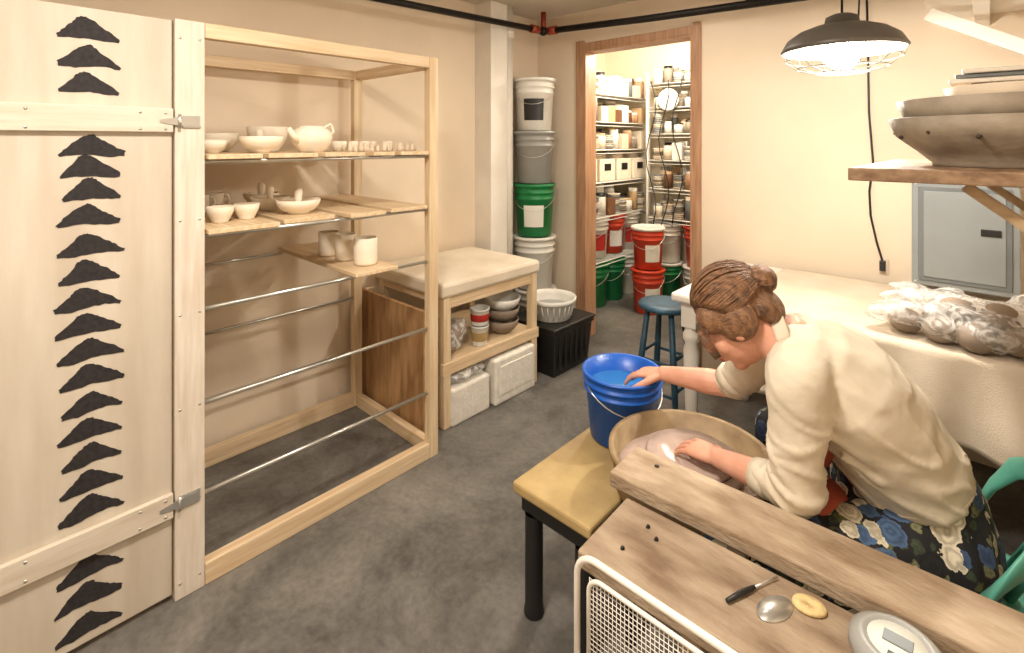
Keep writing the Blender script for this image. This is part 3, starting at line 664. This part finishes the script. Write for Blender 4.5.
for q in (-1,1):
    ex.ell(h(q*.029,.083,-.004),(.011,.007,.004),'eye',HM,sub=2).ell(h(q*.029,.0885,-.005),(.0045,.002,.0035),'iris',HM,sub=2)
    ex.ell(h(q*.029,.084,.003),(.014,.009,.006),'skin',HM,sub=2)
    ex.tube([h(q*.014,.097,.018),h(q*.03,.098,.023),h(q*.045,.088,.02)],[.002,.003,.0015],'hair',8)
ex.ell(h(0,.1005,-.0605),(.019,.004,.0045),'lips',HM,sub=2).ell(h(0,.098,-.0675),(.016,.004,.004),'lips',HM,sub=2).done(P)
hr=B('hair')
hr.ell(h(0,-.022,.045),(.083,.1,.088),'hair',HM,sub=4)
for q in(-1,1): hr.ell(h(q*.060,-.018,-.005),(.028,.055,.052),'hair',HM); hr.ell(h(q*.062,.03,.03),(.022,.04,.04),'hair',HM)
hr.ell(h(0,-.085,-.02),(.055,.035,.05),'hair',HM); hr.ell(h(0,-.125,.035),(.036,.032,.035),'hair',HM)
hr.done(P,remesh=.004,smooth=4)
lk=B('hair_locks')
hc=V((0,-.022,.045)); rad=V((.085,.103,.091))
for i in range(130):
    a=math.pi*(i/129)*1.16-math.pi*.08
    d0=V((math.cos(a)*1.0,.62*math.sin(a)**2+.1,math.sin(a)*.62-.25)); d0.normalize()
    d1=V((random.uniform(-.15,.15),-1,random.uniform(-.12,.12))).normalized()
    pts=[];rs=[]; wv=random.uniform(-.02,.02)
    for k in range(10):
        t_=k/9; d=d0.slerp(d1,t_); d.x+=wv*math.sin(t_*7); sc_=1.0+random.uniform(-.003,.006)+.015*math.sin(t_*math.pi)
        lp=hc+V((rad.x*d.x*sc_,rad.y*d.y*sc_,rad.z*d.z*sc_)); pts.append(h(*lp)); rs.append(.0022*(.5+math.sin(math.pi*min(1,t_+.15))*.7))
    lk.tube(pts,rs,'hair',6)
for i in range(14):
    ang=i*.45; pts=[]
    for k in range(16):
        th=k*2*math.pi/16; v=V((math.cos(th)*.035,0,math.sin(th)*.033)); v=Matrix.Rotation(ang*.35-1.1,3,'X')@v; v=Matrix.Rotation(ang,3,'Y')@v
        pts.append(h(v.x,-.125+v.y*.8,.035+v.z))
    lk.tube(pts,.0030,'hair',6,closed=True)
for i in range(10):
    lk.tube([h(.07,.04,.05),h(.082,.06+.003*i,.0+.01*i/8),h(.072,.07+.002*i,-.05)],[.0010]*3,'hair',4)
lk.done(P)
# shirt
sh=B('shirt')
sh.tube([(-.155,1.592,.635),(-.16,1.585,.655),(-.178,1.563,.69),(-.22,1.53,.77),(-.28,1.485,.86),(-.335,1.45,.925),(-.37,1.43,.96)],[.162,.161,.157,.168,.178,.155,.08],'shirt',32,side=S,rb=[.130,.129,.125,.132,.13,.098,.07])
limb(sh,[mids(spine[5],LS,.3),LS],[.085,.068],'shirt'); limb(sh,[mids(spine[5],RS,.3),RS],[.085,.07],'shirt')
limb(sh,[LS,mids(LS,LE,.5),LE],[.067,.060,.050],'shirt'); LC=mids(LE,LW,.36); limb(sh,[LE,mids(LE,LC,.5),LC],[.050,.046,.039],'shirt')
RC=mids(RS,RE,.9); limb(sh,[RS,mids(RS,RC,.5),RC],[.07,.060,.050],'shirt')
def ringfold(a,b,k,r,amp,tilt):
    c_=mids(a,b,k); T=(V(b)-V(a)).normalized(); n1=T.orthogonal().normalized(); n2=T.cross(n1); pts=[]
    for i in range(24):
        an=i*math.pi/12; pts.append(c_+n1*math.cos(an)*r+n2*math.sin(an)*r+T*tilt*math.cos(an+k*9))
    sh.tube(pts,amp,'shirt',8,closed=True)
for k,t_ in ((.25,.03),(.42,-.025),(.58,.02),(.74,-.02),(.9,.018)): ringfold(LS,LE,k,.062-.012*k,.008,t_)
for k,t_ in ((.6,.02),(.8,-.018)): ringfold(RS,RC,k,.05,.008,t_)
for a_,b_,c_ in (((-.27,1.31,.84),(-.20,1.37,.79),(-.12,1.47,.76)),((-.27,1.33,.79),(-.20,1.38,.74),(-.12,1.46,.71)),((-.25,1.36,.73),(-.18,1.40,.69),(-.09,1.49,.68)),((-.20,1.36,.90),(-.15,1.43,.87),(-.11,1.53,.84))):
    sh.tube([a_,b_,c_],[.006,.014,.005],'shirt',8)
so=sh.done(P,remesh=.006,smooth=5)
for v in so.data.vertices:
    p_=v.co; q_=p_.x*.36-p_.y*.93
    k_=max(0,1-abs(p_.z-.70)/.14)
    nse=(1-abs(NZ.noise(V((q_*9,p_.z*20+p_.x*14,p_.y*6))))*2)**3*.005*(.8+k_)+NZ.noise(V((p_.x*14,p_.y*14,p_.z*22)))*.005
    v.co=p_+v.normal*nse
ck=B('shirt_collar_and_cuffs')
nb=V((-.378,1.423,.962)); ax=(h(0,-.03,-.09)-nb).normalized(); cs=S; cn=ax.cross(cs).normalized()
def colf(u,v):
    a=u*2*math.pi*.94+.19; r_=.062+.024*v; return nb+ax*(.032-.040*v)+cs*r_*1.08*math.cos(a)+cn*r_*math.sin(a)
ck.surf(colf,40,4,'shirt',.004)
dL=(LW-LE).normalized(); ck.tube([LC-dL*.012,LC+dL*.024],[.043,.040],'shirt',24); 
dR=(RE-RS).normalized(); ck.tube([RC-dR*.02,RC+dR*.015],[.055,.052],'shirt',24)
ck.done(P)
# skirt
sk=B('floral_skirt')
sk.tube([(-.125,1.635,.42),(-.13,1.63,.48),(-.14,1.62,.56),(-.152,1.597,.63),(-.156,1.59,.65)],[.185,.19,.182,.158,.150],'floral',32,side=S,rb=[.148,.152,.146,.126,.12])
for a,k,n_ in ((LH,LK,LA),(RH,RK,RA)):
    limb(sk,[a,mids(a,k,.5),k],[.115,.10,.085],'floral'); e_=mids(k,n_,.72); sk.tube([k,mids(k,e_,.4),e_],[.085,.088,.095],'floral',24)
sk.tube([(-.14,1.62,.50),(-.30,1.57,.50)],[.12,.12],'floral',24,side=(0,0,1),rb=[.19,.16])
so=sk.done(P,remesh=.007,smooth=4)
for v in so.data.vertices:
    p_=v.co; v.co=p_+v.normal*(NZ.noise(V((p_.x*22,p_.y*22,p_.z*8)))*.010)
ap=B('apron')
wc=V((-.152,1.597,.622)); tdir=V((-.02,-.03,.08)).normalized(); wn=tdir.cross(S).normalized()
ap.tube([wc+S*.161*math.cos(a)+wn*.128*math.sin(a) for a in [i*2*math.pi/40 for i in range(40)]],.003,'canvas',8,closed=True)
ap.ell((-.31,1.42,.70),(.03,.12,.13),'apronred',Matrix.Rotation(-.35,3,'Z')@Matrix.Rotation(.45,3,'Y'))
ap.ell((-.33,1.42,.59),(.08,.09,.025),'apronred',noise=.3,fr=14); ap.done(P)
so=B('shoes')
for A_ in (LA,RA):
    so.tube([A_+V((.05,0,-.035)),A_+V((-.02,0,-.03)),A_+V((-.10,0,-.045)),A_+V((-.17,0,-.052))],[.036,.042,.044,.03],'shoe',20,side=(0,1,0),rb=[.04,.045,.032,.024]); so.ell(A_+V((-.165,0,-.052)),(.035,.035,.024),'shoe'); so.ell(A_+V((.05,0,-.038)),(.032,.034,.04),'shoe'); so.tube([A_+V((0,0,-.03)),A_+V((0,0,.03))],[.042,.038],'shoe',20)
so.done(P)

# ------------------------------------------------------------ lights
def light(name,typ,loc,e,col,size=.1,rot=(0,0,0)):
    l=bpy.data.lights.new(name,typ); l.energy=e; l.color=col
    if typ=='AREA': l.size=size
    else: l.shadow_soft_size=size
    o=bpy.data.objects.new(name,l); o.location=loc; o.rotation_euler=rot; scene.collection.objects.link(o); return o
warm=(1,.91,.80); 
light('pendant_light','POINT',(LX,LY,LZ-.09),60,(1,.93,.82),.04)
light('ceiling_fill_main','AREA',(-.75,.35,2.38),43,warm,.25)  # added area fill above the view, no fixture behind it
light('ceiling_fill_rear','AREA',(-.9,-1.0,2.38),26,warm,.5)  # unseen fill added at the rear to lift the room
light('closet_light','POINT',(-1.85,3.7,2.25),64,(1,.92,.79),.08)
light('ceiling_fill_door','AREA',(-1.5,2.3,2.38),8,warm,.4)  # weak added fill inside the studio, ahead of the closet door
wd=bpy.data.worlds.new('World'); scene.world=wd; wd.use_nodes=True; wd.node_tree.nodes['Background'].inputs[0].default_value=(.9,.8,.7,1); wd.node_tree.nodes['Background'].inputs[1].default_value=.3
# ------------------------------------------------------------ camera
cam=bpy.data.cameras.new('Camera'); cam.sensor_width=36; cam.sensor_fit='HORIZONTAL'; cam.lens=509/1024*36; cam.shift_y=-184.5/1024; cam.clip_start=.02
co=bpy.data.objects.new('Camera',cam); co.location=(0,0,1.45); co.rotation_euler=(math.pi/2,0,math.atan2(.685,.729)); scene.collection.objects.link(co); scene.camera=co
scene.view_settings.view_transform='Standard'
